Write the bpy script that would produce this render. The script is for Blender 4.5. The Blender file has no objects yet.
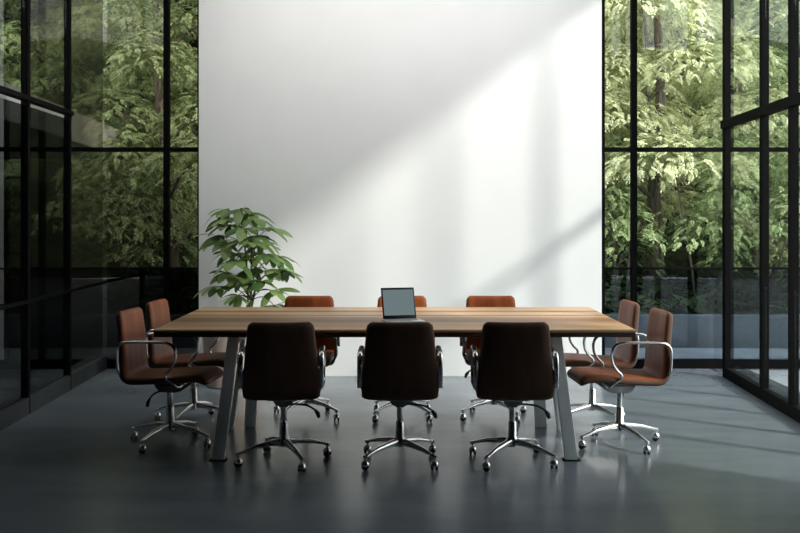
import bpy, bmesh, math, random
import numpy as np
from mathutils import Vector, Matrix, Quaternion
PI = math.pi
random.seed(7)
SC = bpy.context.scene
COL = SC.collection
R = math.radians

# ------------------------------------------------------------------ materials
def new_mat(name):
    m = bpy.data.materials.new(name); m.use_nodes = True
    nt = m.node_tree; nt.nodes.clear()
    out = nt.nodes.new('ShaderNodeOutputMaterial')
    return m, nt, out

def N(nt, kind, **kw):
    n = nt.nodes.new(kind)
    for k, v in kw.items():
        if k in n.inputs: n.inputs[k].default_value = v
        else: setattr(n, k, v)
    return n

def rgba(c): return (c[0], c[1], c[2], 1)

def mat_plain(name, col, rough=.5, metal=0, var=.08, scale=8, bump=0, bscale=120, spec=.5, coat=0):
    m, nt, out = new_mat(name)
    b = N(nt, 'ShaderNodeBsdfPrincipled', Roughness=rough, Metallic=metal)
    b.inputs['Specular IOR Level'].default_value = spec
    if coat: b.inputs['Coat Weight'].default_value = coat; b.inputs['Coat Roughness'].default_value = .15
    tc = N(nt, 'ShaderNodeTexCoord')
    nz = N(nt, 'ShaderNodeTexNoise', Scale=scale, Detail=4)
    nt.links.new(tc.outputs['Object'], nz.inputs['Vector'])
    rp = N(nt, 'ShaderNodeValToRGB')
    rp.color_ramp.elements[0].position = .3; rp.color_ramp.elements[1].position = .7
    rp.color_ramp.elements[0].color = rgba([c*(1-var) for c in col])
    rp.color_ramp.elements[1].color = rgba([min(1, c*(1+var)) for c in col])
    nt.links.new(nz.outputs['Fac'], rp.inputs['Fac'])
    nt.links.new(rp.outputs['Color'], b.inputs['Base Color'])
    if bump:
        n2 = N(nt, 'ShaderNodeTexNoise', Scale=bscale, Detail=3)
        nt.links.new(tc.outputs['Object'], n2.inputs['Vector'])
        bp = N(nt, 'ShaderNodeBump', Strength=bump, Distance=.002)
        nt.links.new(n2.outputs['Fac'], bp.inputs['Height'])
        nt.links.new(bp.outputs['Normal'], b.inputs['Normal'])
    nt.links.new(b.outputs['BSDF'], out.inputs['Surface'])
    return m

def mat_glass(name, tint, refl=1.0):
    m, nt, out = new_mat(name)
    tr = N(nt, 'ShaderNodeBsdfTransparent'); tr.inputs['Color'].default_value = rgba(tint)
    gl = N(nt, 'ShaderNodeBsdfGlossy', Roughness=0.0)
    gl.inputs['Color'].default_value = (refl, refl, refl, 1)
    lw = N(nt, 'ShaderNodeLayerWeight', Blend=.5)          # Schlick reflectance, the same from both sides of the pane
    pw = N(nt, 'ShaderNodeMath', operation='POWER'); pw.inputs[1].default_value = 5
    sc = N(nt, 'ShaderNodeMath', operation='MULTIPLY_ADD'); sc.inputs[1].default_value = .9; sc.inputs[2].default_value = .03
    mx = N(nt, 'ShaderNodeMixShader')
    nt.links.new(lw.outputs['Facing'], pw.inputs[0]); nt.links.new(pw.outputs[0], sc.inputs[0]); nt.links.new(sc.outputs[0], mx.inputs[0])
    nt.links.new(tr.outputs[0], mx.inputs[1]); nt.links.new(gl.outputs[0], mx.inputs[2])
    nt.links.new(mx.outputs[0], out.inputs['Surface'])
    return m

def mat_leaf(name, c0, c1, rough=.5, transl=.3):
    m, nt, out = new_mat(name)
    g = N(nt, 'ShaderNodeNewGeometry')
    rp = N(nt, 'ShaderNodeValToRGB')
    rp.color_ramp.elements[0].color = rgba(c0); rp.color_ramp.elements[1].color = rgba(c1)
    nt.links.new(g.outputs['Random Per Island'], rp.inputs['Fac'])
    b = N(nt, 'ShaderNodeBsdfPrincipled', Roughness=rough)
    b.inputs['Specular IOR Level'].default_value = .3
    t = N(nt, 'ShaderNodeBsdfTranslucent')
    nt.links.new(rp.outputs[0], b.inputs['Base Color']); nt.links.new(rp.outputs[0], t.inputs['Color'])
    mx = N(nt, 'ShaderNodeMixShader'); mx.inputs[0].default_value = transl
    nt.links.new(b.outputs[0], mx.inputs[1]); nt.links.new(t.outputs[0], mx.inputs[2])
    nt.links.new(mx.outputs[0], out.inputs['Surface'])
    return m

def mat_floor():
    m, nt, out = new_mat('polished_concrete')
    tc = N(nt, 'ShaderNodeTexCoord')
    mp = N(nt, 'ShaderNodeMapping'); mp.inputs['Scale'].default_value = (.55, 1.6, 1)
    nt.links.new(tc.outputs['Object'], mp.inputs['Vector'])
    n1 = N(nt, 'ShaderNodeTexNoise', Scale=1.6, Detail=7, Roughness=.6)
    n2 = N(nt, 'ShaderNodeTexNoise', Scale=14, Detail=5, Roughness=.65)
    nt.links.new(mp.outputs[0], n1.inputs['Vector']); nt.links.new(mp.outputs[0], n2.inputs['Vector'])
    rp = N(nt, 'ShaderNodeValToRGB')
    rp.color_ramp.elements[0].position = .3; rp.color_ramp.elements[1].position = .72
    rp.color_ramp.elements[0].color = (.122, .142, .165, 1); rp.color_ramp.elements[1].color = (.175, .202, .230, 1)
    nt.links.new(n1.outputs['Fac'], rp.inputs['Fac'])
    b = N(nt, 'ShaderNodeBsdfPrincipled', IOR=1.4)
    rr = N(nt, 'ShaderNodeMapRange'); rr.inputs['To Min'].default_value = .18; rr.inputs['To Max'].default_value = .30
    nt.links.new(n2.outputs['Fac'], rr.inputs['Value'])
    nt.links.new(rr.outputs[0], b.inputs['Roughness'])
    nt.links.new(rp.outputs[0], b.inputs['Base Color'])
    bp = N(nt, 'ShaderNodeBump', Strength=.02, Distance=.002)
    nt.links.new(n2.outputs['Fac'], bp.inputs['Height']); nt.links.new(bp.outputs[0], b.inputs['Normal'])
    nt.links.new(b.outputs[0], out.inputs['Surface'])
    return m

def mat_wood():
    m, nt, out = new_mat('striped_walnut')
    tc = N(nt, 'ShaderNodeTexCoord')
    sp = N(nt, 'ShaderNodeSeparateXYZ'); nt.links.new(tc.outputs['Object'], sp.inputs[0])
    # lengthwise staves 0.085 m wide
    dv = N(nt, 'ShaderNodeMath', operation='DIVIDE'); dv.inputs[1].default_value = .085
    fl = N(nt, 'ShaderNodeMath', operation='FLOOR')
    nt.links.new(sp.outputs['Y'], dv.inputs[0]); nt.links.new(dv.outputs[0], fl.inputs[0])
    wn = N(nt, 'ShaderNodeTexWhiteNoise', noise_dimensions='1D'); nt.links.new(fl.outputs[0], wn.inputs['W'])
    mp = N(nt, 'ShaderNodeMapping'); mp.inputs['Scale'].default_value = (.8, 14, 4)
    nt.links.new(tc.outputs['Object'], mp.inputs['Vector'])
    nz = N(nt, 'ShaderNodeTexNoise', Scale=2.2, Detail=6, Roughness=.6); nt.links.new(mp.outputs[0], nz.inputs['Vector'])
    ad = N(nt, 'ShaderNodeMath', operation='MULTIPLY_ADD'); ad.inputs[1].default_value = .62
    nt.links.new(wn.outputs['Value'], ad.inputs[0])
    m2 = N(nt, 'ShaderNodeMath', operation='MULTIPLY'); m2.inputs[1].default_value = .45
    nt.links.new(nz.outputs['Fac'], m2.inputs[0]); nt.links.new(m2.outputs[0], ad.inputs[2])
    rp = N(nt, 'ShaderNodeValToRGB')
    e = rp.color_ramp.elements
    e[0].position = .15; e[0].color = (.19, .085, .040, 1)
    e[1].position = .85; e[1].color = (.78, .49, .265, 1)
    k = rp.color_ramp.elements.new(.5); k.color = (.47, .27, .14, 1)
    nt.links.new(ad.outputs[0], rp.inputs['Fac'])
    b = N(nt, 'ShaderNodeBsdfPrincipled', Roughness=.4); b.inputs['Specular IOR Level'].default_value = .22
    nt.links.new(rp.outputs[0], b.inputs['Base Color'])
    nt.links.new(b.outputs[0], out.inputs['Surface'])
    return m

def mat_leather(name, c0, c1, rough):
    m, nt, out = new_mat(name)
    tc = N(nt, 'ShaderNodeTexCoord')
    mp = N(nt, 'ShaderNodeMapping'); mp.inputs['Scale'].default_value = (3, 1, .6)
    nt.links.new(tc.outputs['Object'], mp.inputs['Vector'])
    nz = N(nt, 'ShaderNodeTexNoise', Scale=4, Detail=5, Roughness=.6); nt.links.new(mp.outputs[0], nz.inputs['Vector'])
    rp = N(nt, 'ShaderNodeValToRGB')
    rp.color_ramp.elements[0].position = .3; rp.color_ramp.elements[1].position = .72
    rp.color_ramp.elements[0].color = rgba(c0); rp.color_ramp.elements[1].color = rgba(c1)
    nt.links.new(nz.outputs['Fac'], rp.inputs['Fac'])
    b = N(nt, 'ShaderNodeBsdfPrincipled', Roughness=rough); b.inputs['Specular IOR Level'].default_value = .18
    nt.links.new(rp.outputs[0], b.inputs['Base Color'])
    vz = N(nt, 'ShaderNodeTexVoronoi', Scale=180); nt.links.new(tc.outputs['Object'], vz.inputs['Vector'])
    bp = N(nt, 'ShaderNodeBump', Strength=.12, Distance=.001)
    nt.links.new(vz.outputs['Distance'], bp.inputs['Height']); nt.links.new(bp.outputs[0], b.inputs['Normal'])
    nt.links.new(b.outputs[0], out.inputs['Surface'])
    return m

def mat_bark():
    m, nt, out = new_mat('bark')
    tc = N(nt, 'ShaderNodeTexCoord')
    mp = N(nt, 'ShaderNodeMapping'); mp.inputs['Scale'].default_value = (9, 9, 1.3)
    nt.links.new(tc.outputs['Object'], mp.inputs['Vector'])
    nz = N(nt, 'ShaderNodeTexNoise', Scale=3, Detail=7, Roughness=.7); nt.links.new(mp.outputs[0], nz.inputs['Vector'])
    rp = N(nt, 'ShaderNodeValToRGB')
    rp.color_ramp.elements[0].position = .35; rp.color_ramp.elements[1].position = .7
    rp.color_ramp.elements[0].color = (.055, .042, .034, 1); rp.color_ramp.elements[1].color = (.25, .20, .165, 1)
    nt.links.new(nz.outputs['Fac'], rp.inputs['Fac'])
    b = N(nt, 'ShaderNodeBsdfPrincipled', Roughness=.85)
    bp = N(nt, 'ShaderNodeBump', Strength=.6, Distance=.02)
    nt.links.new(nz.outputs['Fac'], bp.inputs['Height']); nt.links.new(bp.outputs[0], b.inputs['Normal'])
    nt.links.new(rp.outputs[0], b.inputs['Base Color']); nt.links.new(b.outputs[0], out.inputs['Surface'])
    return m

def mat_emit(name, col, s):
    m, nt, out = new_mat(name)
    e = N(nt, 'ShaderNodeEmission', Strength=s); e.inputs['Color'].default_value = rgba(col)
    nt.links.new(e.outputs[0], out.inputs['Surface'])
    return m

M = dict(
    wall=mat_plain('white_plaster', (.80, .80, .80), .85, var=.015, scale=3, bump=.05, bscale=60, spec=.2),
    ceil=mat_plain('grey_ceiling_plaster', (.22, .22, .22), .9, var=.03),
    darkwall=mat_plain('charcoal_plaster', (.05, .05, .052), .8, var=.1),
    floor=mat_floor(),
    black=mat_plain('black_metal', (.003, .003, .0032), .6, var=.1, spec=.06),
    sill=mat_plain('dark_grey_metal', (.06, .066, .07), .45, metal=.3, var=.12),
    glass=mat_glass('clear_glass', (.93, .95, .93)),
    glass_low=mat_glass('shade_tinted_glass', (.60, .65, .70)),  # tinted lower panes; shade of the undergrowth is partly put into the tint
    glass_leftback=mat_glass('bronze_glass', (.72, .71, .66)),  # tinted glass, toned down further for the shaded trees behind it
    glass_leftbacklow=mat_glass('shade_dark_glass', (.24, .25, .25)),  # shade on the left terrace and bed is put into this tint
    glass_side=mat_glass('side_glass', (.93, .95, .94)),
    glass_left=mat_glass('grey_tinted_glass', (.72, .72, .68)),  # tinted glass; the tint also carries the sun-shaded view outside
    glass_leftlow=mat_glass('canopy_shade_glass', (.32, .33, .33)),  # darkness under the canopy is put into this glass colour
    wood=mat_wood(),
    edge=mat_plain('shaded_dark_edging', (.035, .022, .016), .5, var=.25, scale=10),  # dark edging, with the shadow on the table's edge mixed into its colour
    leg=mat_plain('grey_blue_steel', (.76, .82, .83), .42, metal=.0, var=.06),
    leather=mat_leather('brown_leather', (.17, .040, .014), (.37, .105, .036), .42),
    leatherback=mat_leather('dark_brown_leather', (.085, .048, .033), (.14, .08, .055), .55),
    chrome=mat_plain('polished_aluminium', (.74, .74, .74), .24, metal=1, var=.03),
    casting=mat_plain('grey_casting', (.22, .225, .23), .4, metal=.8, var=.08),
    rubber=mat_plain('black_plastic', (.012, .012, .012), .45, var=.1),
    screen=mat_emit('lit_grey_screen', (.095, .125, .13), 1.0),
    alu=mat_plain('silver_laptop_shell', (.72, .72, .73), .35, metal=.3, var=.02),
    keys=mat_plain('pale_keys', (.45, .45, .46), .6, var=.04),
    pot=mat_plain('beige_clay', (.42, .34, .29), .75, var=.08, scale=6),
    soil=mat_plain('dark_soil', (.03, .022, .016), .95, var=.4, scale=20),
    stem=mat_plain('green_stem', (.12, .15, .06), .6, var=.2),
    plantleaf=mat_leaf('houseplant_leaf', (.06, .13, .035), (.30, .42, .15), .36, .35),
    paleleaf=mat_leaf('pale_leaf', (.44, .48, .23), (.78, .79, .52), .6, .18),  # sunlit haze over the right-hand trees is put into this paleness
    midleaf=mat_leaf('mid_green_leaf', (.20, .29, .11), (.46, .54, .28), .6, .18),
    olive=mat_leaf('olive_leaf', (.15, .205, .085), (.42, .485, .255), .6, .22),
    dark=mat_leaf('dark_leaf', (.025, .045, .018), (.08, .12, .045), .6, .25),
    bigleaf=mat_leaf('broad_leaf', (.05, .07, .03), (.16, .15, .06), .5, .2),
    bark=mat_bark(),
    patio=mat_plain('grey_paving', (.20, .225, .245), .7, var=.14, scale=2.5),
    kerb=mat_plain('slate_concrete', (.085, .10, .115), .7, var=.15, scale=3),
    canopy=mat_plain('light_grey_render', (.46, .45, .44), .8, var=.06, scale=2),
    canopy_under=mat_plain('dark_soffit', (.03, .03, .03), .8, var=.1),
    hill=mat_plain('forest_floor', (.030, .042, .018), .95, var=.6, scale=1.5),
    lamp=mat_emit('added_lamp_diffuser', (1, .98, .95), 3.0),  # glow of the added ceiling lights
)

# ------------------------------------------------------------------ mesh helpers
def obj(name, bm, mat, parent=None, smooth=True, ang=40):
    me = bpy.data.meshes.new(name)
    bmesh.ops.recalc_face_normals(bm, faces=bm.faces)
    if smooth:
        for f in bm.faces: f.smooth = True
        for e in bm.edges:
            if len(e.link_faces) == 2 and e.calc_face_angle(0) > R(ang): e.smooth = False
    bm.to_mesh(me); bm.free()
    o = bpy.data.objects.new(name, me); COL.objects.link(o)
    me.materials.append(mat)
    if parent: o.parent = parent
    return o

def raw(name, verts, faces, mat, parent=None, smooth=False):
    me = bpy.data.meshes.new(name)
    me.from_pydata(verts, [], faces); me.update()
    if smooth: me.polygons.foreach_set('use_smooth', [True]*len(me.polygons))
    me.materials.append(mat)
    o = bpy.data.objects.new(name, me); COL.objects.link(o)
    if parent: o.parent = parent
    return o

def thing(name, label, cat, loc=(0, 0, 0), rz=0, group=None):
    o = bpy.data.objects.new(name, None); COL.objects.link(o)
    o.empty_display_size = .1
    o.location = loc; o.rotation_euler = (0, 0, rz)
    o['label'] = label; o['category'] = cat
    if group: o['group'] = group
    return o

def tag(o, label, cat, group=None, kind=None):
    o['label'] = label; o['category'] = cat
    if group: o['group'] = group
    if kind: o['kind'] = kind
    return o

def struct(o, label=None, cat=None):
    o['kind'] = 'structure'
    if label: o['label'] = label
    if cat: o['category'] = cat
    return o

def box(bm, x0, x1, y0, y1, z0, z1, bev=0):
    vs = [bm.verts.new(p) for p in ((x0,y0,z0),(x1,y0,z0),(x1,y1,z0),(x0,y1,z0),(x0,y0,z1),(x1,y0,z1),(x1,y1,z1),(x0,y1,z1))]
    fs = [bm.faces.new([vs[i] for i in q]) for q in ((0,3,2,1),(4,5,6,7),(0,1,5,4),(1,2,6,5),(2,3,7,6),(3,0,4,7))]
    if bev:
        es = list({e for f in fs for e in f.edges})
        bmesh.ops.bevel(bm, geom=es, offset=bev, segments=2, affect='EDGES', profile=.5)

def hexa(bm, pts):
    """eight points: bottom loop of four, top loop of four"""
    vs = [bm.verts.new(p) for p in pts]
    fs = [bm.faces.new([vs[i] for i in q]) for q in ((0,3,2,1),(4,5,6,7),(0,1,5,4),(1,2,6,5),(2,3,7,6),(3,0,4,7))]
    return list({e for f in fs for e in f.edges})

def bar(bm, a, b, w, h, bev=0, up=(0, 0, 1), w2=None, h2=None):
    """rectangular bar from a to b, width w across, height h along up"""
    a, b = Vector(a), Vector(b); d = (b-a).normalized(); up = Vector(up)
    s = d.cross(up).normalized(); u = s.cross(d).normalized()
    w2 = w if w2 is None else w2; h2 = h if h2 is None else h2
    P = lambda c, w, h: [c - s*w/2 - u*h/2, c + s*w/2 - u*h/2, c + s*w/2 + u*h/2, c - s*w/2 + u*h/2]
    es = hexa(bm, P(a, w, h) + P(b, w2, h2))
    if bev: bmesh.ops.bevel(bm, geom=es, offset=bev, segments=2, affect='EDGES', profile=.5)

def loft(bm, rings, cap=True, closed=True):
    vr = [[bm.verts.new(p) for p in r] for r in rings]
    n = len(rings[0])
    for a, b in zip(vr, vr[1:]):
        for i in range(n if closed else n-1):
            j = (i+1) % n
            bm.faces.new((a[i], a[j], b[j], b[i]))
    if cap:
        bm.faces.new(vr[0][::-1]); bm.faces.new(vr[-1])
    return vr

def lathe(bm, prof, c=(0, 0, 0), n=20, axis='Z', mat=None):
    rings = []
    for r, z in prof:
        ring = []
        for i in range(n):
            a = 2*PI*i/n
            p = Vector((r*math.cos(a), r*math.sin(a), z))
            if axis == 'X': p = Vector((p.z, p.x, p.y))
            elif axis == 'Y': p = Vector((p.y, p.z, p.x))
            if mat: p = mat @ p
            ring.append(p + Vector(c))
        rings.append(ring)
    loft(bm, rings)

def smooth_path(pts, n=6):
    P = [Vector(p) for p in pts]; out = []
    for i in range(len(P)-1):
        p0 = P[max(i-1, 0)]; p1 = P[i]; p2 = P[i+1]; p3 = P[min(i+2, len(P)-1)]
        for k in range(n):
            t = k/n
            out.append(.5*((2*p1) + (p2-p0)*t + (2*p0-5*p1+4*p2-p3)*t*t + (3*p1-p0-3*p2+p3)*t**3))
    out.append(P[-1]); return out

def tube(bm, pts, r, n=8, r2=None, sx=1, sy=1):
    """swept tube; r may be list; sx / sy flatten the section"""
    P = [Vector(p) for p in pts]; m = len(P)
    rad = r if isinstance(r, (list, tuple)) else [r + ((r if r2 is None else r2)-r)*i/(m-1) for i in range(m)]
    t0 = (P[1]-P[0]).normalized()
    ref = Vector((1, 0, 0)) if abs(t0.x) < .9 else Vector((0, 1, 0))
    u = (ref - t0*ref.dot(t0)).normalized(); rings = []
    for i in range(m):
        t = (P[min(i+1, m-1)] - P[max(i-1, 0)]).normalized()
        u = (u - t*u.dot(t)).normalized(); v = t.cross(u)
        rings.append([P[i] + (u*math.cos(2*PI*k/n)*sx + v*math.sin(2*PI*k/n)*sy)*rad[i] for k in range(n)])
    loft(bm, rings)

def copy_tree(o, parent=None):
    c = o.copy(); COL.objects.link(c)
    if parent: c.parent = parent
    for ch in list(o.children): copy_tree(ch, c)
    return c

# ------------------------------------------------------------------ camera
cam = bpy.data.cameras.new('camera'); co = bpy.data.objects.new('camera', cam); COL.objects.link(co)
cam.sensor_width = 36; cam.lens = 45; cam.shift_y = -50.5/800
co.location = (0, 0, 1.4); co.rotation_euler = (PI/2, 0, 0)
SC.camera = co

# ------------------------------------------------------------------ the setting
YB = 9.2                                   # back glass line
YW = 8.75                                  # face of the white wall
ZC = 4.2                                   # ceiling
YS = -2.0                                  # wall behind the camera
def XL(y): return -2.60 - .032*(y-6.5)     # left glass wall
def XR(y): return 2.70 + .056*(y-6.76)     # right glass wall
YG_L, YG_R = 6.06, 4.7                      # glass begins here; unseen solid wall nearer, shaped to block sun and sky

bm = bmesh.new()
pts = [(XL(YS)-.3, YS-.2), (XR(YS)+.3, YS-.2), (XR(YB), YB+.05), (XL(YB), YB+.05)]
hexa(bm, [(x, y, -.12) for x, y in pts] + [(x, y, 0) for x, y in pts])
struct(obj('floor', bm, M['floor'], smooth=False))

bm = bmesh.new(); box(bm, -1.76, 1.765, YW, YB+.12, 0, ZC)
struct(obj('wall_back', bm, M['wall'], smooth=False))
bm = bmesh.new(); box(bm, -3.2, 3.2, YS-.2, YS, 0, ZC)
struct(obj('wall_front', bm, M['darkwall'], smooth=False))
for nm, f, y1, s in (('wall_left', XL, YG_L, -1), ('wall_right', XR, YG_R, 1)):
    bm = bmesh.new()
    p = [(f(YS), YS), (f(y1), y1), (f(y1)+s*.25, y1), (f(YS)+s*.25, YS)]
    hexa(bm, [(x, y, 0) for x, y in p] + [(x, y, ZC) for x, y in p])
    struct(obj(nm, bm, M['darkwall'], smooth=False))
bm = bmesh.new(); box(bm, XL(YB)-.25, XR(YB)+.12, YS-.2, YB+.3, ZC, ZC+.3)
struct(obj('ceiling', bm, M['ceil'], smooth=False))

for nm, x0, x1 in (('trim_1', -1.775, -1.76), ('trim_2', 1.765, 1.78)):      # black lining on the wall's side faces
    bm = bmesh.new(); box(bm, x0, x1, YW+.012, YB-.03, 0, ZC)
    struct(obj(nm, bm, M['black'], smooth=False))

# back glass, both sides of the white wall; it runs on past the side walls
def back_window(name, x0, x1, mull, tl, glass, low):
    bm = bmesh.new()
    Y0, Y1 = YB-.03, YB+.03
    box(bm, x0, x1, Y0, Y1, 0, .085)                 # bottom rail
    box(bm, x0, x1, Y0, Y1, ZC-.08, ZC)
    box(bm, x0, x1, Y0, Y1, 1.99, 2.03)              # transom
    for x, w in mull: box(bm, x-w/2, x+w/2, Y0-.004, Y1+.004, 0, ZC)
    box(bm, x0, x1, Y0+.015, Y1-.015, .91, .928)     # thin low bar
    fr = struct(obj(name, bm, M['black'], smooth=False))
    xs = sorted([x0] + [x for x, w in mull] + [x1])
    for a, b in zip(xs, xs[1:]):
        if b-a < .1: continue
        for z0, z1, g in ((.085, .91, low), (.928, 1.99, glass), (2.03, ZC-.08, glass)):
            bm = bmesh.new(); box(bm, a+.02, b-.02, YB-.004, YB+.004, z0, z1)
            obj('pane', bm, g, fr, smooth=False)
    return fr
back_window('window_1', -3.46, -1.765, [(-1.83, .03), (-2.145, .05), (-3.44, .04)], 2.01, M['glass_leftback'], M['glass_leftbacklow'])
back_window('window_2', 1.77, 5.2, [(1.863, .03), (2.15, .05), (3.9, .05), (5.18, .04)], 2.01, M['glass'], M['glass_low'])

# glass side walls
def side_window(name, f, posts, y_near, y_far, s, zt, rail_h, glass, low, low_bar):
    bm = bmesh.new()
    def along(ya, yb, w, z0, z1):
        p = [(f(ya)-w/2, ya), (f(ya)+w/2, ya), (f(yb)+w/2, yb), (f(yb)-w/2, yb)]
        hexa(bm, [(x, y, z0) for x, y in p] + [(x, y, z1) for x, y in p])
    for i, (y, w) in enumerate(posts):
        box(bm, f(y)-w/2 + s*w/2, f(y)+w/2 + s*w/2, y-w/2, y+w/2, 0, ZC)
    yf = max(p[0] for p in posts)
    along(y_near, yf, .06, zt-(.04 if s > 0 else .015), zt+(.03 if s > 0 else .02))
    along(y_near, yf, .06, ZC-.1, ZC)
    if low_bar: along(y_near, y_far, .02, low_bar-.012, low_bar+.012)
    fr = struct(obj(name, bm, M['black'], smooth=False))
    bm = bmesh.new()
    p = [(f(y_near), y_near), (f(y_near)+s*.14, y_near), (f(y_far)+s*.14, y_far), (f(y_far), y_far)]
    hexa(bm, [(x, y, 0) for x, y in p] + [(x, y, rail_h) for x, y in p])
    obj('bottom_rail', bm, M['sill'] if s < 0 else M['black'], fr, smooth=False)
    ys = sorted([y_near] + [y for y, w in posts] + ([YB-.05] if yf < YB-.2 else []))
    for a, b in zip(ys, ys[1:]):
        if b-a < .1: continue
        rows = [(rail_h, zt-.04, low), (zt+.03, ZC-.1, glass)]
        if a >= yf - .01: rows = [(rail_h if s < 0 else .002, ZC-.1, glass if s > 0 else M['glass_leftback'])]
        for z0, z1, g in rows:
            bm = bmesh.new(); a1, b1 = a+.03, b-.03
            q = [(f(a1)+s*.03-.004, a1), (f(a1)+s*.03+.004, a1), (f(b1)+s*.03+.004, b1), (f(b1)+s*.03-.004, b1)]
            hexa(bm, [(x, y, z0) for x, y in q] + [(x, y, z1) for x, y in q])
            obj('pane', bm, g, fr, smooth=False)
    return fr
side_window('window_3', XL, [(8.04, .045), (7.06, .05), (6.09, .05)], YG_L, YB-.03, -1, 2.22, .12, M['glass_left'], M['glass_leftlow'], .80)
side_window('window_4', XR, [(8.67, .075), (7.62, .055), (6.96, .055), (6.3, .055), (5.64, .055), (4.74, .06)], YG_R, 8.7, 1, 2.195, .09, M['glass_side'], M['glass_side'], None)

# unseen ceiling lights, added as fill to brighten the white wall
for i, x in enumerate((-1.15, 0, 1.15)):
    t = thing('added_ceiling_light', ['left', 'middle', 'right'][i] + ' one of three added unseen ceiling lights brightening the white wall', 'ceiling light', (x, 7.6, ZC), 0, 'added ceiling lights over the white wall')
    bm = bmesh.new()
    for a in ((-.5, .5, -.12, -.1), (-.5, .5, .1, .12), (-.5, -.48, -.1, .1), (.48, .5, -.1, .1)): box(bm, a[0], a[1], a[2], a[3], -.03, 0)
    obj('frame', bm, M['black'], t, smooth=False)
    bm = bmesh.new(); box(bm, -.48, .48, -.1, .1, -.012, -.002)
    obj('diffuser', bm, M['lamp'], t, smooth=False)

# ------------------------------------------------------------------ outdoors
bm = bmesh.new(); box(bm, -14, 14, -4, 10.72, -.2, -.13)
struct(obj('patio_ground', bm, M['patio'], smooth=False))
bm = bmesh.new()
box(bm, -14, -3.0, -4, 10.7, -.13, -.01); box(bm, 3.2, 14, -4, 10.7, -.13, -.01); box(bm, -3.0, 3.2, YB+.06, 10.7, -.13, -.01)
struct(obj('path_paving', bm, M['patio'], smooth=False), 'grey paved terrace around the glass room', 'paving')
bm = bmesh.new(); box(bm, -14, 14, 10.72, 10.92, -.13, .33, .01)
struct(obj('kerb', bm, M['kerb']), 'low slate grey planter wall along the terrace', 'kerb')
bm = bmesh.new(); box(bm, -16, 16, 10.92, 30, -.2, .22)
struct(obj('ground_bed', bm, M['soil'], smooth=False), 'dark soil of the planted bed behind the low wall', 'soil')

# steep wooded slope closing the view
nx, ny = 60, 24; vs = []; fs = []
rs = random.Random(3)
for j in range(ny):
    for i in range(nx):
        x = -26 + 52*i/(nx-1); v = j/(ny-1)
        y = 21.5 + 10*v + rs.uniform(-.3, .3) - .004*abs(x)**2
        z = .1 + 15*v**.9 + rs.uniform(-.3, .3)
        vs.append((x, y, z))
for j in range(ny-1):
    for i in range(nx-1):
        a = j*nx+i; fs.append((a, a+1, a+nx+1, a+nx))
struct(raw('hill', vs, fs, M['hill'], smooth=True), 'steep dark wooded slope behind the trees', 'hill')
vs = []; fs = []; ny = 10  # unseen rise, added to keep low sky out of the glass reflections
for j in range(ny):
    for i in range(nx):
        a = R(150 + 172*i/(nx-1)); v = j/(ny-1); r = 15.5 + 7*v
        vs.append((r*math.cos(a), 4 + r*math.sin(a), -.3 + 7.5*v**.8 + (rs.uniform(-.3, .3) if j else 0)))
for j in range(ny-1):
    for i in range(nx-1):
        a = j*nx+i; fs.append((a, a+1, a+nx+1, a+nx))
struct(raw('hill', vs, fs, M['hill'], smooth=True), 'added unseen dark wooded rise left of and in front of the glass room', 'hill')

# ---- foliage
def spray_template(pairs=5, L=.24, leaf=.085, wid=.36, droop=.25):
    V = []; F = []
    def leaflet(base, d, l, w):
        d = Vector(d).normalized(); s = d.cross(Vector((0, 0, 1)))
        s = s.normalized() if s.length > 1e-4 else Vector((1, 0, 0))
        n = len(V)
        mid = base + d*l*.45
        V.extend([tuple(base), tuple(mid + s*w*l/2 - Vector((0, 0, .008))), tuple(base + d*l - Vector((0, 0, l*.25))), tuple(mid - s*w*l/2 - Vector((0, 0, .008)))])
        F.append((n, n+1, n+2, n+3))
    for k in range(pairs):
        t = .12 + .8*k/pairs
        b = Vector((0, L*t, -droop*L*t*t))
        l = leaf*(1.1-.45*t)
        for s in (-1, 1): leaflet(b, (s*.85, .6, -.12), l, wid)
    leaflet(Vector((0, L*.9, -droop*L*.8)), (0, 1, -.3), leaf*.9, wid)
    return np.array(V), np.array(F)
SPR_A = spray_template(4, .115, .044, .56)
SPR_B = spray_template(4, .34, .15, .42, .35)

def rotmats(az, pitch, roll):
    ca, sa = np.cos(az), np.sin(az); cp, sp = np.cos(pitch), np.sin(pitch); cr, sr = np.cos(roll), np.sin(roll)
    n = len(az); Z = np.zeros(n); O = np.ones(n)
    Rz = np.array([[ca, -sa, Z], [sa, ca, Z], [Z, Z, O]]).transpose(2, 0, 1)
    Rx = np.array([[O, Z, Z], [Z, cp, -sp], [Z, sp, cp]]).transpose(2, 0, 1)
    Ry = np.array([[cr, Z, sr], [Z, O, Z], [-sr, Z, cr]]).transpose(2, 0, 1)
    return Rz @ Rx @ Ry

def sprays(rng, pos, az, pitch, tmpl, smin=.8, smax=1.3):
    V, F = tmpl; n = len(pos)
    Rm = rotmats(az, pitch, rng.normal(0, .35, n)); sc = rng.uniform(smin, smax, n)
    W = (Rm @ (V.T[None]*sc[:, None, None])).transpose(0, 2, 1) + pos[:, None, :]
    FF = F[None] + (np.arange(n)*len(V))[:, None, None]
    return W.reshape(-1, 3), FF.reshape(-1, F.shape[1])

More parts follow.
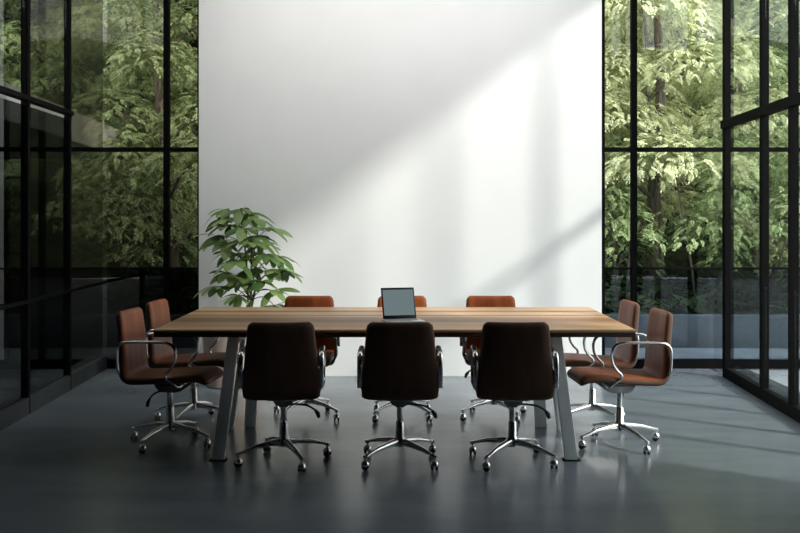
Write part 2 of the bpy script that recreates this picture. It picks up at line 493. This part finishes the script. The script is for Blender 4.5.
def pad(rng, c, rx, ry, n, h=.30, droop=.6, rz=0.0):
    """one flat drooping layer of sprays"""
    a = rng.uniform(0, 2*PI, n); r = np.sqrt(rng.uniform(0, 1, n))
    lob = 1 + .18*np.sin(3*a + rng.uniform(0, 6)) + .12*np.sin(5*a + rng.uniform(0, 6))
    x = rx*r*np.cos(a)*lob; y = ry*r*np.sin(a)*lob
    X = x*math.cos(rz)-y*math.sin(rz); Y = x*math.sin(rz)+y*math.cos(rz)
    z = h*(1 - 1.6*r**2) + rng.normal(0, .035, n)
    pos = np.stack([c[0]+X, c[1]+Y, c[2]+z], 1)
    az = np.arctan2(Y, X) - PI/2 + rng.normal(0, .7, n)
    pitch = -(.02 + droop*r*r) + rng.normal(0, .2, n)
    return pos, az, pitch

def mesh_np(name, V, F, mat, parent):
    me = bpy.data.meshes.new(name)
    nv, nf, k = len(V), len(F), F.shape[1]
    me.vertices.add(nv); me.vertices.foreach_set('co', V.astype(np.float32).ravel())
    me.loops.add(nf*k); me.loops.foreach_set('vertex_index', F.astype(np.int32).ravel())
    me.polygons.add(nf); me.polygons.foreach_set('loop_start', np.arange(0, nf*k, k, dtype=np.int32))
    me.update(calc_edges=True); me.validate()
    me.materials.append(mat)
    o = bpy.data.objects.new(name, me); COL.objects.link(o); o.parent = parent
    return o

def tree(loc, h, r0, spread, mat, seed, label, z0=1.0, lean=(0, 0), npads=20, dens=75, padr=.75, tier=.62, tmpl=None, name='layered_tree', group='trees behind the glass', trunk_top=.9):
    rng = np.random.default_rng(seed); tmpl = tmpl or SPR_A
    t = thing(name, label, 'tree', loc, 0, group)
    bm = bmesh.new()
    top = Vector((lean[0], lean[1], h*trunk_top))
    path = smooth_path([(0, 0, -.05), top*.25 + Vector((rng.normal(0, .06), rng.normal(0, .06), 0)), top*.55 + Vector((rng.normal(0, .1), rng.normal(0, .1), 0)), top], 5)
    tube(bm, path, r0, 9, r0*.25)
    P = []; A = []; Q = []
    for k in range(npads):
        u = (k+.5)/npads
        z = z0 + (h-z0)*u; z = tier*round(z/tier) + rng.normal(0, .05)
        rad = spread*(1-.45*u)*rng.uniform(.45, 1.0)
        ang = k*2.4 + rng.normal(0, .4)
        q = z/(h*trunk_top); bx = top.x*q; by = top.y*q
        c = (bx+rad*math.cos(ang), by+rad*math.sin(ang), z)
        pr = padr*(1-.2*u)*rng.uniform(.75, 1.2)
        p, a, pi = pad(rng, c, pr*1.15, pr*.85, max(10, int(dens*pr*pr*(9.5 if tmpl is SPR_A else 5))), rz=ang)
        P.append(p); A.append(a); Q.append(pi)
        if q < 1:
            st = Vector((bx, by, max(.2, z-.25-.2*rad)))
            tube(bm, smooth_path([st, (st+Vector(c))/2 + Vector((0, 0, .08)), Vector(c)], 3), r0*.28, 5, .012)
    obj('trunk', bm, M['bark'], t)
    V, F = sprays(rng, np.concatenate(P), np.concatenate(A), np.concatenate(Q), tmpl)
    mesh_np('crown', V, F, mat, t)
    return t

G0 = .2
# right of the white wall
tree((3.28, 12.6, G0), 6.2, .115, 1.3, M['paleleaf'], 11, 'pale green layered tree with the thick brown trunk in the right back window', 1.3, (-.22, .1), 17, padr=0.81)
tree((2.62, 13.4, G0), 6.4, .08, 1.1, M['paleleaf'], 12, 'pale layered tree just beside the right edge of the white wall', .9, (.05, 0), 17, padr=0.78)
tree((4.35, 12.5, G0), 4.6, .07, 1.2, M['paleleaf'], 13, 'lower pale green tree seen through the near panes of the right glass wall', .7, (-.2, .1), 12, padr=0.78)
tree((4.2, 15.2, G0), 7.6, .12, 1.7, M['paleleaf'], 14, 'tall pale green tree behind the dark post of the right corner', 1.2, (.2, 0), 18, padr=1.06, dens=62)
tree((5.55, 14.2, G0), 6.4, .10, 1.5, M['midleaf'], 15, 'mid green tree at the far right edge of the right glass wall', .8, (-.1, 0), 17, padr=0.95, dens=62)
tree((3.3, 16.6, G0), 8.2, .13, 1.7, M['midleaf'], 16, 'mid green tall tree behind the thick brown trunk', 1.0, (0, 0), 18, padr=1.12, dens=55)
tree((6.3, 17.4, G0), 8.4, .14, 2.0, M['midleaf'], 17, 'tall mid green tree furthest to the right behind the glass', 1.0, (0, 0), 18, padr=1.23, dens=50)
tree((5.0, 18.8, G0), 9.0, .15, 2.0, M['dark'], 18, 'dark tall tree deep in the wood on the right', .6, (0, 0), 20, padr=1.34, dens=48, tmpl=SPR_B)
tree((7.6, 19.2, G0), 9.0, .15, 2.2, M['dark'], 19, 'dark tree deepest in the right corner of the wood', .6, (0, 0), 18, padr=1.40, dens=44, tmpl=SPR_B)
tree((3.86, 11.95, G0), 2.0, .04, .36, M['midleaf'], 31, 'small mid green tree low beside the dark right corner post', .75, (0, 0), 7, padr=.46, tier=.38)
tree((2.62, 12.3, G0), 1.9, .035, .3, M['midleaf'], 32, 'small mid green tree low behind the narrow pane right of the white wall', .7, (0, 0), 6, padr=.4, tier=.38)
tree((4.75, 11.9, G0), 2.1, .04, .4, M['midleaf'], 33, 'small mid green tree low at the right edge of the picture', .7, (0, 0), 7, padr=.48, tier=.38)
# left of the white wall
tree((-3.35, 12.2, G0), 2.0, .04, .5, M['olive'], 34, 'small olive green tree low in the left back window', .75, (0, 0), 7, padr=.48, tier=.38)
tree((-2.85, 12.4, G0), 6.0, .09, 1.05, M['olive'], 21, 'olive green layered tree just left of the white wall', .95, (-.05, .1), 17, padr=0.76)
tree((-3.95, 14.4, G0), 4.4, .08, 1.1, M['olive'], 22, 'lower olive green tree in the middle of the left back window', .8, (.15, .1), 12, padr=0.84)
tree((-3.6, 15.4, G0), 8.0, .12, 1.7, M['olive'], 23, 'tall olive green tree behind the left back window', 1.0, (0, 0), 18, padr=1.06, dens=60)
tree((-5.4, 15.8, G0), 8.0, .12, 1.7, M['midleaf'], 24, 'mid green tall tree above the grey canopy on the left', 1.0, (0, 0), 18, padr=1.06, dens=58)
tree((-7.2, 17.2, G0), 8.4, .14, 2.0, M['olive'], 25, 'olive green tree at the far left edge above the canopy', 1.0, (0, 0), 18, padr=1.23, dens=50)
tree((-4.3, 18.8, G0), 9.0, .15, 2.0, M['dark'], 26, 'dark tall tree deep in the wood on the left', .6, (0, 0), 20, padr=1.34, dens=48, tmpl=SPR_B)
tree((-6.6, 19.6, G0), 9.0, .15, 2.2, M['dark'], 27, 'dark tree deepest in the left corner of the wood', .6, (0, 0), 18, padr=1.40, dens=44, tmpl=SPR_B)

# slim bare stems in the right undergrowth
for i, (x, y, dx, lab) in enumerate(((3.55, 12.0, -.2, 'thin bare curved sapling just right of the thick brown trunk'), (2.78, 12.1, .06, 'thin bare upright sapling by the first mullion right of the white wall'), (4.4, 11.9, .35, 'thin bare leaning sapling seen through the right glass wall'))):
    bm = bmesh.new()
    tube(bm, smooth_path([(0, 0, 0), (dx*.2, 0, .5), (dx*.7, 0, 1.1), (dx*1.3, .05, 1.9)], 5), .018 if i != 1 else .05, 7, .008 if i != 1 else .035)
    o = obj('sapling', bm, M['bark']); o.location = (x, y, G0)
    tag(o, lab, 'sapling', 'bare saplings behind the glass')

# undergrowth: leaf mass nobody could count
rng = np.random.default_rng(5)
def undergrowth(x0, x1, n, label):
    pos = np.stack([rng.uniform(x0, x1, n), rng.uniform(11.3, 20, n), rng.uniform(.22, 1.0, n)], 1)
    pos[:, 2] = .22 + (pos[:, 2]-.22)*np.clip((pos[:, 1]-10.5)/3, .25, 1.4)
    V, F = sprays(rng, pos, rng.uniform(0, 2*PI, n), rng.uniform(-.4, .9, n), SPR_B, .7, 1.3)
    e = mesh_np('undergrowth', V, F, M['dark'], None)
    tag(e, label, 'undergrowth', kind='stuff')
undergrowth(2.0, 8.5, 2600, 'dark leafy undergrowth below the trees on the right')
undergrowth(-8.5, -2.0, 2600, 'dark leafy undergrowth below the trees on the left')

# broad leaved plants under the canopy on the left
def broad_plant(loc, h, n, seed, label):
    rg = random.Random(seed)
    t = thing('broadleaf_plant', label, 'plant', loc, 0, 'broad leaved plants under the canopy')
    bs = bmesh.new(); V = []; F = []
    for k in range(n):
        a = k*2.4 + rg.uniform(-.4, .4); q = rg.uniform(.45, 1); tilt = rg.uniform(.25, .9)
        top = Vector((math.cos(a)*h*.42*tilt, math.sin(a)*h*.42*tilt, h*q*.8))
        tube(bs, smooth_path([(0, 0, 0), (top.x*.3, top.y*.3, top.z*.6), top], 4), .014, 5, .008)
        d = Vector((math.cos(a), math.sin(a), .15)); L = rg.uniform(.4, .6); w = L*.3; s = Vector((-math.sin(a), math.cos(a), 0))
        b0 = len(V); m = 7
        for i in range(m):
            u = i/(m-1); c = top + d*L*u + Vector((0, 0, -.45*L*u*u)); ww = w*math.sin(PI*min(1, u*.93+.06))**.8
            V += [tuple(c - s*ww*.5 + Vector((0, 0, .03))), tuple(c), tuple(c + s*ww*.5 + Vector((0, 0, .03)))]
        for i in range(m-1):
            for j in range(2):
                q0 = b0+i*3+j; F.append((q0, q0+1, q0+4, q0+3))
    obj('stem', bs, M['stem'], t)
    raw('foliage', V, F, M['bigleaf'], t, True)
for x, y, h, lab in ((-4.95, 11.7, 2.1, 'tall broad leaved plant in the shade at the far left edge'), (-4.5, 11.9, 1.6, 'broad leaved plant behind the second left post'), (-4.75, 11.4, 1.1, 'low broad leaved plant between its two taller neighbours')):
    broad_plant((x, y, G0), h, 16, int(x*-100), lab)

# grey canopy roof outside the left glass
bm = bmesh.new()
p0 = [(-9, 6.0), (-3.62, 6.0), (-3.62, 13.2), (-9, 13.2)]
zb = lambda y: 2.17 + (13.2-y)*.03
hexa(bm, [(x, y, zb(y)) for x, y in p0] + [(x, y, zb(y)+.33) for x, y in p0])
cn = struct(obj('roof_canopy', bm, M['canopy'], smooth=False), 'light grey flat canopy roof outside the left glass wall', 'canopy')
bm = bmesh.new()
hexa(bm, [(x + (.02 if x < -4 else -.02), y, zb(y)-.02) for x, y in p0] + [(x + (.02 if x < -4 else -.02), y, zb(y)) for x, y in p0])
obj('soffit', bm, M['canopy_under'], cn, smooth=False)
for x, y in ((-8.7, 6.4), (-8.7, 12.8), (-4.6, 6.3)):
    bm = bmesh.new(); box(bm, x-.06, x+.06, y-.06, y+.06, -.02, zb(y)+.01)
    obj('post', bm, M['black'], cn, smooth=False)

# ------------------------------------------------------------------ conference table
TX0, TX1, TY0, TY1 = -1.41, 1.35, 5.70, 7.14
cx, cy = (TX0+TX1)/2, (TY0+TY1)/2; hx, hy = (TX1-TX0)/2, (TY1-TY0)/2
tb = thing('conference_table', 'long wooden conference table with striped top and splayed grey steel legs', 'table', (cx, cy, 0))
bm = bmesh.new(); box(bm, -hx, hx, -hy, hy, .735, .75, .003); obj('tabletop', bm, M['wood'], tb)
bm = bmesh.new(); box(bm, -hx+.004, hx-.004, -hy+.004, hy-.004, .708, .7345, .003); obj('edge_band', bm, M['edge'], tb)
for s in (-1, 1):
    bm = bmesh.new()        # broad splayed front leg
    es = hexa(bm, [(s*1.012-.035, -hy+.02, 0), (s*1.012+.035, -hy+.02, 0), (s*1.012+.035, -hy+.055, 0), (s*1.012-.035, -hy+.055, 0),
                   (s*.93-.032, -hy+.06, .708), (s*.93+.032, -hy+.06, .708), (s*.93+.032, -hy+.095, .708), (s*.93-.032, -hy+.095, .708)])
    bmesh.ops.bevel(bm, geom=es, offset=.003, segments=2, affect='EDGES')
    obj('leg', bm, M['leg'], tb)
    bm = bmesh.new()        # slim rear leg
    bar(bm, (s*1.08, .17, 0), (s*.99, .17, .708), .028, .05, .003, up=(0, 1, 0)); obj('leg', bm, M['leg'], tb)
    bm = bmesh.new()        # broad upright inner leg
    bar(bm, (s*.965, .22, 0), (s*.93, .22, .708), .075, .03, .003, up=(0, 1, 0)); obj('leg', bm, M['leg'], tb)
    bm = bmesh.new(); box(bm, s*.93-.03, s*.93+.03, -hy+.096, .24, .665, .708, .003); obj('crossbar', bm, M['leg'], tb)
    bm = bmesh.new(); box(bm, s*1.012-.05, s*1.012+.05, -hy+.005, -hy+.07, 0, .006, .001); obj('foot_plate', bm, M['black'], tb)

# ------------------------------------------------------------------ chairs
def section(w, th, n=28, e=3.2, dish=0.0):
    out = []
    for i in range(n):
        a = 2*PI*i/n; c, s = math.cos(a), math.sin(a)
        x = w/2*math.copysign(abs(c)**(2/8.0), c); t = th/2*math.copysign(abs(s)**(2/2.6), s)
        out.append((x, t + dish*(x/(w/2))**2))
    return out

PROF = smooth_path([(0, .275, .390), (0, .262, .414), (0, .215, .428), (0, .10, .424), (0, -.03, .414), (0, -.13, .408), (0, -.195, .410), (0, -.228, .438),
                    (0, -.240, .500), (0, -.248, .60), (0, -.257, .70), (0, -.268, .79), (0, -.2725, .822)], 4)
def chair_rings():
    n = len(PROF); L = [0]
    for a, b in zip(PROF, PROF[1:]): L.append(L[-1] + (b-a).length)
    T = L[-1]; rings = []
    for i, p in enumerate(PROF):
        t = (PROF[min(i+1, n-1)] - PROF[max(i-1, 0)]).normalized()
        nrm = Vector((0, -t.z, t.y)) * -1      # upper / front side normal
        l = L[i]; seat = min(1, max(0, (p.z-.44)/.40))
        w = .470 + .010*(1 if p.z < .55 else 0) - .068*max(0, (p.z-.50)/.32)**1.1 if p.z > .445 else .475
        w *= .89
        if p.y > .1: w = (.475 - .03*((p.y-.1)/.17))*.89
        th = .052
        # round the two ends
        for dd in (l, T-l):
            if dd < .03:
                q = 1-dd/.03; th *= max(.22, math.sqrt(max(0, 1-q*q))); w -= .05*q**2.2
        dish = .010*min(1, max(0, (p.z-.46)/.15)) + .004
        rib = 0
        rings.append([p + Vector((x, 0, 0)) + nrm*(t_) for x, t_ in section(w, th+rib, dish=dish)])
    return rings
CR = chair_rings()
SPLIT = 7*4
def make_chair(label, group):
    t = thing('office_chair', label, 'chair', (0, 0, 0), 0, group)
    bm = bmesh.new(); loft(bm, CR[:SPLIT+1]); st = obj('seat', bm, M['leather'], t, ang=60)
    bm = bmesh.new(); loft(bm, CR[SPLIT:])
    bk = obj('backrest', bm, M['leather'], t, ang=60)
    # darker outer skin of the back and seat underside
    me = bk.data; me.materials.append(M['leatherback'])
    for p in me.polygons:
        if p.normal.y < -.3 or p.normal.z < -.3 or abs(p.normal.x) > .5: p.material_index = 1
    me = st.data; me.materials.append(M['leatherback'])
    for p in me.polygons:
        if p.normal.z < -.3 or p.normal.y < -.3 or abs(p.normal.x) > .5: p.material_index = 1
    for s in (-1, 1):
        X = s*.220
        path = [(X, -.236, .462), (X, -.243, .49), (X, -.247, .54), (X, -.246, .605), (X, -.226, .638), (X, -.19, .648), (X, -.08, .650), (X, .03, .650), (X, .082, .636), (X, .108, .595),
                (X, .103, .535), (X, .078, .492), (X, .052, .466), (X, .052, .440), (X-s*.012, .080, .416), (s*.19, .11, .388), (s*.12, .11, .384)]
        bm = bmesh.new(); tube(bm, smooth_path(path, 5), .0105, 10, sx=1.35, sy=.85)
        obj('armrest', bm, M['chrome'], t)
    bm = bmesh.new()          # bracket under the seat
    es = hexa(bm, [(-.035, -.06, .318), (.035, -.06, .318), (.035, .06, .318), (-.035, .06, .318), (-.07, -.09, .378), (.07, -.09, .378), (.07, .15, .378), (-.07, .15, .378)])
    bmesh.ops.bevel(bm, geom=es, offset=.012, segments=2, affect='EDGES')
    obj('seat_bracket', bm, M['casting'], t)
    bm = bmesh.new(); box(bm, -.08, .08, -.19, .12, .3785, .387, .003); obj('mount_plate', bm, M['chrome'], t)
    bm = bmesh.new(); lathe(bm, [(.016, .225), (.018, .23), (.018, .32)], n=16); obj('gas_lift', bm, M['chrome'], t)
    bm = bmesh.new(); lathe(bm, [(.03, .088), (.034, .092), (.034, .135), (.026, .145), (.024, .228), (.022, .232)], n=18); obj('column', bm, M['chrome'], t)
    bm = bmesh.new(); tube(bm, smooth_path([(.04, -.03, .335), (.12, -.05, .332), (.16, -.06, .318), (.185, -.065, .30)], 4), .006, 7); lv = obj('lever', bm, M['rubber'], t)
    bm = bmesh.new(); tube(bm, [(.180, -.064, .305), (.195, -.068, .285), (.203, -.07, .262)], [.008, .013, .009], 8); obj('lever_knob', bm, M['rubber'], lv)
    base = bpy.data.objects.new('star_base', None); COL.objects.link(base); base.parent = t
    for k in range(4):
        a = PI/4 + k*PI/2; d = Vector((math.cos(a), math.sin(a), 0)); s = Vector((-d.y, d.x, 0))
        bm = bmesh.new(); rings = []
        for r, z, w, h in ((.025, .116, .036, .040), (.08, .113, .032, .032), (.17, .100, .026, .024), (.245, .080, .021, .017), (.275, .072, .020, .016), (.286, .069, .012, .010)):
            c = d*r + Vector((0, 0, z))
            rings.append([c + s*(w/2*math.copysign(abs(math.cos(q))**.6, math.cos(q))) + Vector((0, 0, h/2*math.copysign(abs(math.sin(q))**.6, math.sin(q)))) for q in [2*PI*i/12 for i in range(12)]])
        loft(bm, rings); obj('base_leg', bm, M['chrome'], base)
        c = d*.27
        bm = bmesh.new(); lathe(bm, [(.0075, .028), (.0075, .062), (.013, .064), (.015, .078), (.010, .081)], c=c, n=12)
        q = Matrix.Rotation(a + .6, 3, 'Z')
        lathe(bm, [(.006, .052), (.017, .048), (.0225, .038), (.024, .026), (.0225, .022), (.015, .022)], c=c, n=16)
        ca = obj('caster', bm, M['chrome'], base)
    for ca_i, k in enumerate(range(4)):
        a = PI/4 + k*PI/2; c = Vector((math.cos(a), math.sin(a), 0))*.27; q = Matrix.Rotation(a + .6, 3, 'Z')
        bm = bmesh.new()
        for off in (-.0125, .0125):
            lathe(bm, [(.008, off-.006), (.016, off-.006), (.0185, off-.004), (.0185, off+.004), (.016, off+.006), (.008, off+.006)], c=c + Vector((0, 0, .0185)), n=18, axis='X', mat=q)
        obj('caster_wheel', bm, M['rubber'], base)
    return t

chairs = [
    # x, y, rz(deg), base turn(deg), scale, label, group
    (-.662, 5.70, 3, -20, 1, 'leftmost of the three dark brown chairs with backs to the viewer', 'chairs along the near side of the table'),
    (0.0, 5.70, 0, 0, 1, 'middle near-side dark brown chair directly in front of the laptop', 'chairs along the near side of the table'),
    (.640, 5.70, -2, 9, 1, 'rightmost of the three dark brown chairs with backs to the viewer', 'chairs along the near side of the table'),
    (-.655, 6.97, 180, 14, .96, 'brown chair across the table nearest the potted plant', 'chairs along the far side of the table'),
    (.015, 6.97, 180, 0, .96, 'brown chair across the table partly hidden behind the laptop', 'chairs along the far side of the table'),
    (.655, 6.97, 180, -14, .96, 'brown chair across the table furthest from the potted plant', 'chairs along the far side of the table'),
    (-1.415, 6.15, -96, 28, 1, 'nearer brown leather chair at the left end of the table', 'chairs at the left end of the table'),
    (-1.405, 6.80, -96, 36, 1, 'further brown leather chair at the left end of the table', 'chairs at the left end of the table'),
    (1.345, 6.12, 93, -25, 1, 'nearer brown leather chair at the right end of the table', 'chairs at the right end of the table'),
    (1.30, 6.76, 93, -17, 1, 'further brown leather chair at the right end of the table', 'chairs at the right end of the table'),
]
proto = make_chair(chairs[0][5], chairs[0][6])
for i, (x, y, rz, bt, sc, lab, grp) in enumerate(chairs):
    o = proto if i == 0 else copy_tree(proto)
    o.location = (x, y, 0); o.rotation_euler = (0, 0, R(rz)); o.scale = (sc, 1, 1)
    o['label'] = lab; o['group'] = grp
    for ch in o.children:
        if ch.name.startswith('star_base'): ch.rotation_euler = (0, 0, R(bt))

# ------------------------------------------------------------------ laptop
lt = thing('laptop', 'open silver laptop with grey screen standing on the table', 'laptop', (.022, 6.13, .7502), R(15))
bm = bmesh.new(); box(bm, -.115, .115, -.085, .085, 0, .012, .004); kb = obj('base', bm, M['alu'], lt)
bm = bmesh.new()
for r in range(4):
    for c in range(11):
        box(bm, -.1+c*.0184, -.1+c*.0184+.0155, -.008+r*.0185, -.008+r*.0185+.0155, .0121, .0136)
obj('keyboard', bm, M['keys'], kb, smooth=False)
bm = bmesh.new(); box(bm, -.035, .035, -.075, -.025, .0121, .0125); obj('touchpad', bm, M['keys'], kb, smooth=False)
lid = bpy.data.objects.new('lid', None); COL.objects.link(lid); lid.parent = lt
lid.location = (0, .083, .010); lid.rotation_euler = (R(-19), 0, 0)
bm = bmesh.new(); box(bm, -.107, .107, 0, .007, 0, .202, .003); obj('bezel', bm, M['rubber'], lid)
bm = bmesh.new(); box(bm, -.098, .098, -.0012, -.0002, .024, .188); obj('screen', bm, M['screen'], lid, smooth=False)

# ------------------------------------------------------------------ potted plant
pp = thing('potted_plant', 'tall leafy green houseplant in a beige pot beside the white wall', 'plant', (-1.39, 8.28, 0))
bm = bmesh.new(); lathe(bm, [(.20, 0), (.215, .01), (.245, .48), (.25, .50), (.235, .50), (.225, .44), (.02, .44)], n=36); obj('pot', bm, M['pot'], pp)
bm = bmesh.new(); lathe(bm, [(.225, .43), (.225, .445), (.1, .455), (.01, .458)], n=24); obj('soil', bm, M['soil'], pp)
rg = random.Random(12)
# leaf clusters: x and height relative to the pot, in metres, and main droop direction
def at(u, v, y): # plant front view placed at its own depth
    px, py = 190+u*.225, 195+v*.225
    return Vector(((px-400)*y/1000 + 1.39, y-8.28, 1.4-(py-216)*y/1000))
CL = [(225, 62, .05), (165, 105, .0), (158, 66, .08), (272, 78, .1), (345, 152, -.05), (118, 180, .1), (165, 212, -.08), (180, 140, .05), (245, 150, -.12), (285, 105, .02), (305, 180, -.1),
      (268, 212, -.2), (205, 292, -.2), (180, 255, .1), (335, 262, -.08), (385, 275, .05), (405, 335, -.1), (350, 345, .12), (235, 372, -.05), (160, 345, .0), (130, 408, -.05),
      (215, 445, -.1), (368, 425, -.15), (375, 490, -.05), (325, 385, -.2), (220, 395, .15), (270, 330, .05), (250, 262, .15), (320, 220, .15), (215, 200, .12)]
bs = bmesh.new(); V = []; F = []
base = Vector((.10, .0, .44)); fork = Vector((.155, 0, .72))
for k in range(3):
    tp = at((235, 275, 310)[k], (110, 200, 330)[k], 8.28)
    b0 = Vector((.02+.03*k, .02*(k-1), .44))
    tube(bs, smooth_path([b0, b0.lerp(fork, .6) + Vector((.02*(k-1), .02, 0)), fork + Vector((.02*(k-1), .02*(k-1), 0)), tp], 6), .015, 7, .006)
def leaflet(c, d, L, w):
    d = d.normalized(); s = d.cross(Vector((0, 0, 1)))
    s = s.normalized() if s.length > .05 else Vector((1, 0, 0))
    n = len(V); m = 8; up = s.cross(d)
    dr = rg.uniform(.5, .95); tw = rg.uniform(-.35, .35)
    s = (s*math.cos(tw) + up*math.sin(tw)).normalized()
    for i in range(m):
        u = i/(m-1)
        p = c + d*L*(u - .16*dr*u*u) + Vector((0, 0, -dr*L*.62*u*u))
        ww = w*(math.sin(PI*min(1, u**1.25*.95+.04)))**.7
        V.extend([tuple(p - s*ww*.5 - up*.08*ww), tuple(p), tuple(p + s*ww*.5 - up*.08*ww)])
    for i in range(m-1):
        for j in range(2):
            q = n+i*3+j; F.append((q, q+1, q+4, q+3))
for k, (u, v, dy) in enumerate(CL):
    c = at(u, v, 8.24+dy)
    hgt = max(.7, c.z-.12-rg.uniform(0, .12))
    tt = min(1, max(0, (hgt-.72)/.7)); ax = Vector((.155 + (-.06+.05*(k % 3))*tt*2, 0, hgt))
    out = Vector((c.x-ax.x, c.y-ax.y + .0, 0))
    tube(bs, smooth_path([ax, ax.lerp(c, .5) + Vector((0, 0, .05)), c], 5), .0045, 5, .003)
    od = out.normalized() if out.length > .02 else Vector((0, -1, 0))
    nl = rg.choice((7, 8, 9)); a0 = math.atan2(od.y, od.x)
    for j in range(nl):
        a = a0 + (j-(nl-1)/2)*(.62 if out.length > .12 else 2*PI/nl)
        e = rg.uniform(-.25, .5)
        L = rg.uniform(.17, .27)*(1 if abs(j-(nl-1)/2) < 1.6 else .8)
        leaflet(c, Vector((math.cos(a), math.sin(a), e)), L, L*.37)
obj('stem', bs, M['stem'], pp)
raw('foliage', V, F, M['plantleaf'], pp, True)

# ------------------------------------------------------------------ light
w = bpy.data.worlds.new('sky'); SC.world = w; w.use_nodes = True
nt = w.node_tree; bg = nt.nodes['Background']
bg.inputs['Color'].default_value = (.92, .96, 1.0, 1); bg.inputs['Strength'].default_value = 2.25

sun = bpy.data.lights.new('sun', 'SUN'); so = bpy.data.objects.new('sun', sun); COL.objects.link(so)
d = Vector((-1, .75, -.763)); so.rotation_euler = d.to_track_quat('-Z', 'Y').to_euler()
so.location = (8, 2, 8)
sun.energy = 2.85; sun.angle = R(5); sun.color = (1, .965, .90)

for i, x in enumerate((-1.15, 0, 1.15)):  # area lamps for the added ceiling lights, fill on the white wall
    a = bpy.data.lights.new('added_ceiling_lamp', 'AREA'); ao = bpy.data.objects.new('added_ceiling_lamp', a); COL.objects.link(ao)
    a.shape = 'RECTANGLE'; a.size = .94; a.size_y = .18; a.energy = 7.2; a.color = (1, .985, .96); a.spread = R(115)
    ao.location = (x, 7.6, ZC-.035); ao.rotation_euler = (R(34), 0, 0)

vs_ = SC.view_settings
vs_.view_transform = 'Standard'; vs_.look = 'None'; vs_.gamma = 1; vs_.exposure = .62; vs_.use_curve_mapping = False
SC.display_settings.display_device = 'sRGB'
SC.cycles.transparent_max_bounces = 24; SC.cycles.max_bounces = 10; SC.cycles.diffuse_bounces = 5
SC.cycles.sample_clamp_indirect = 6
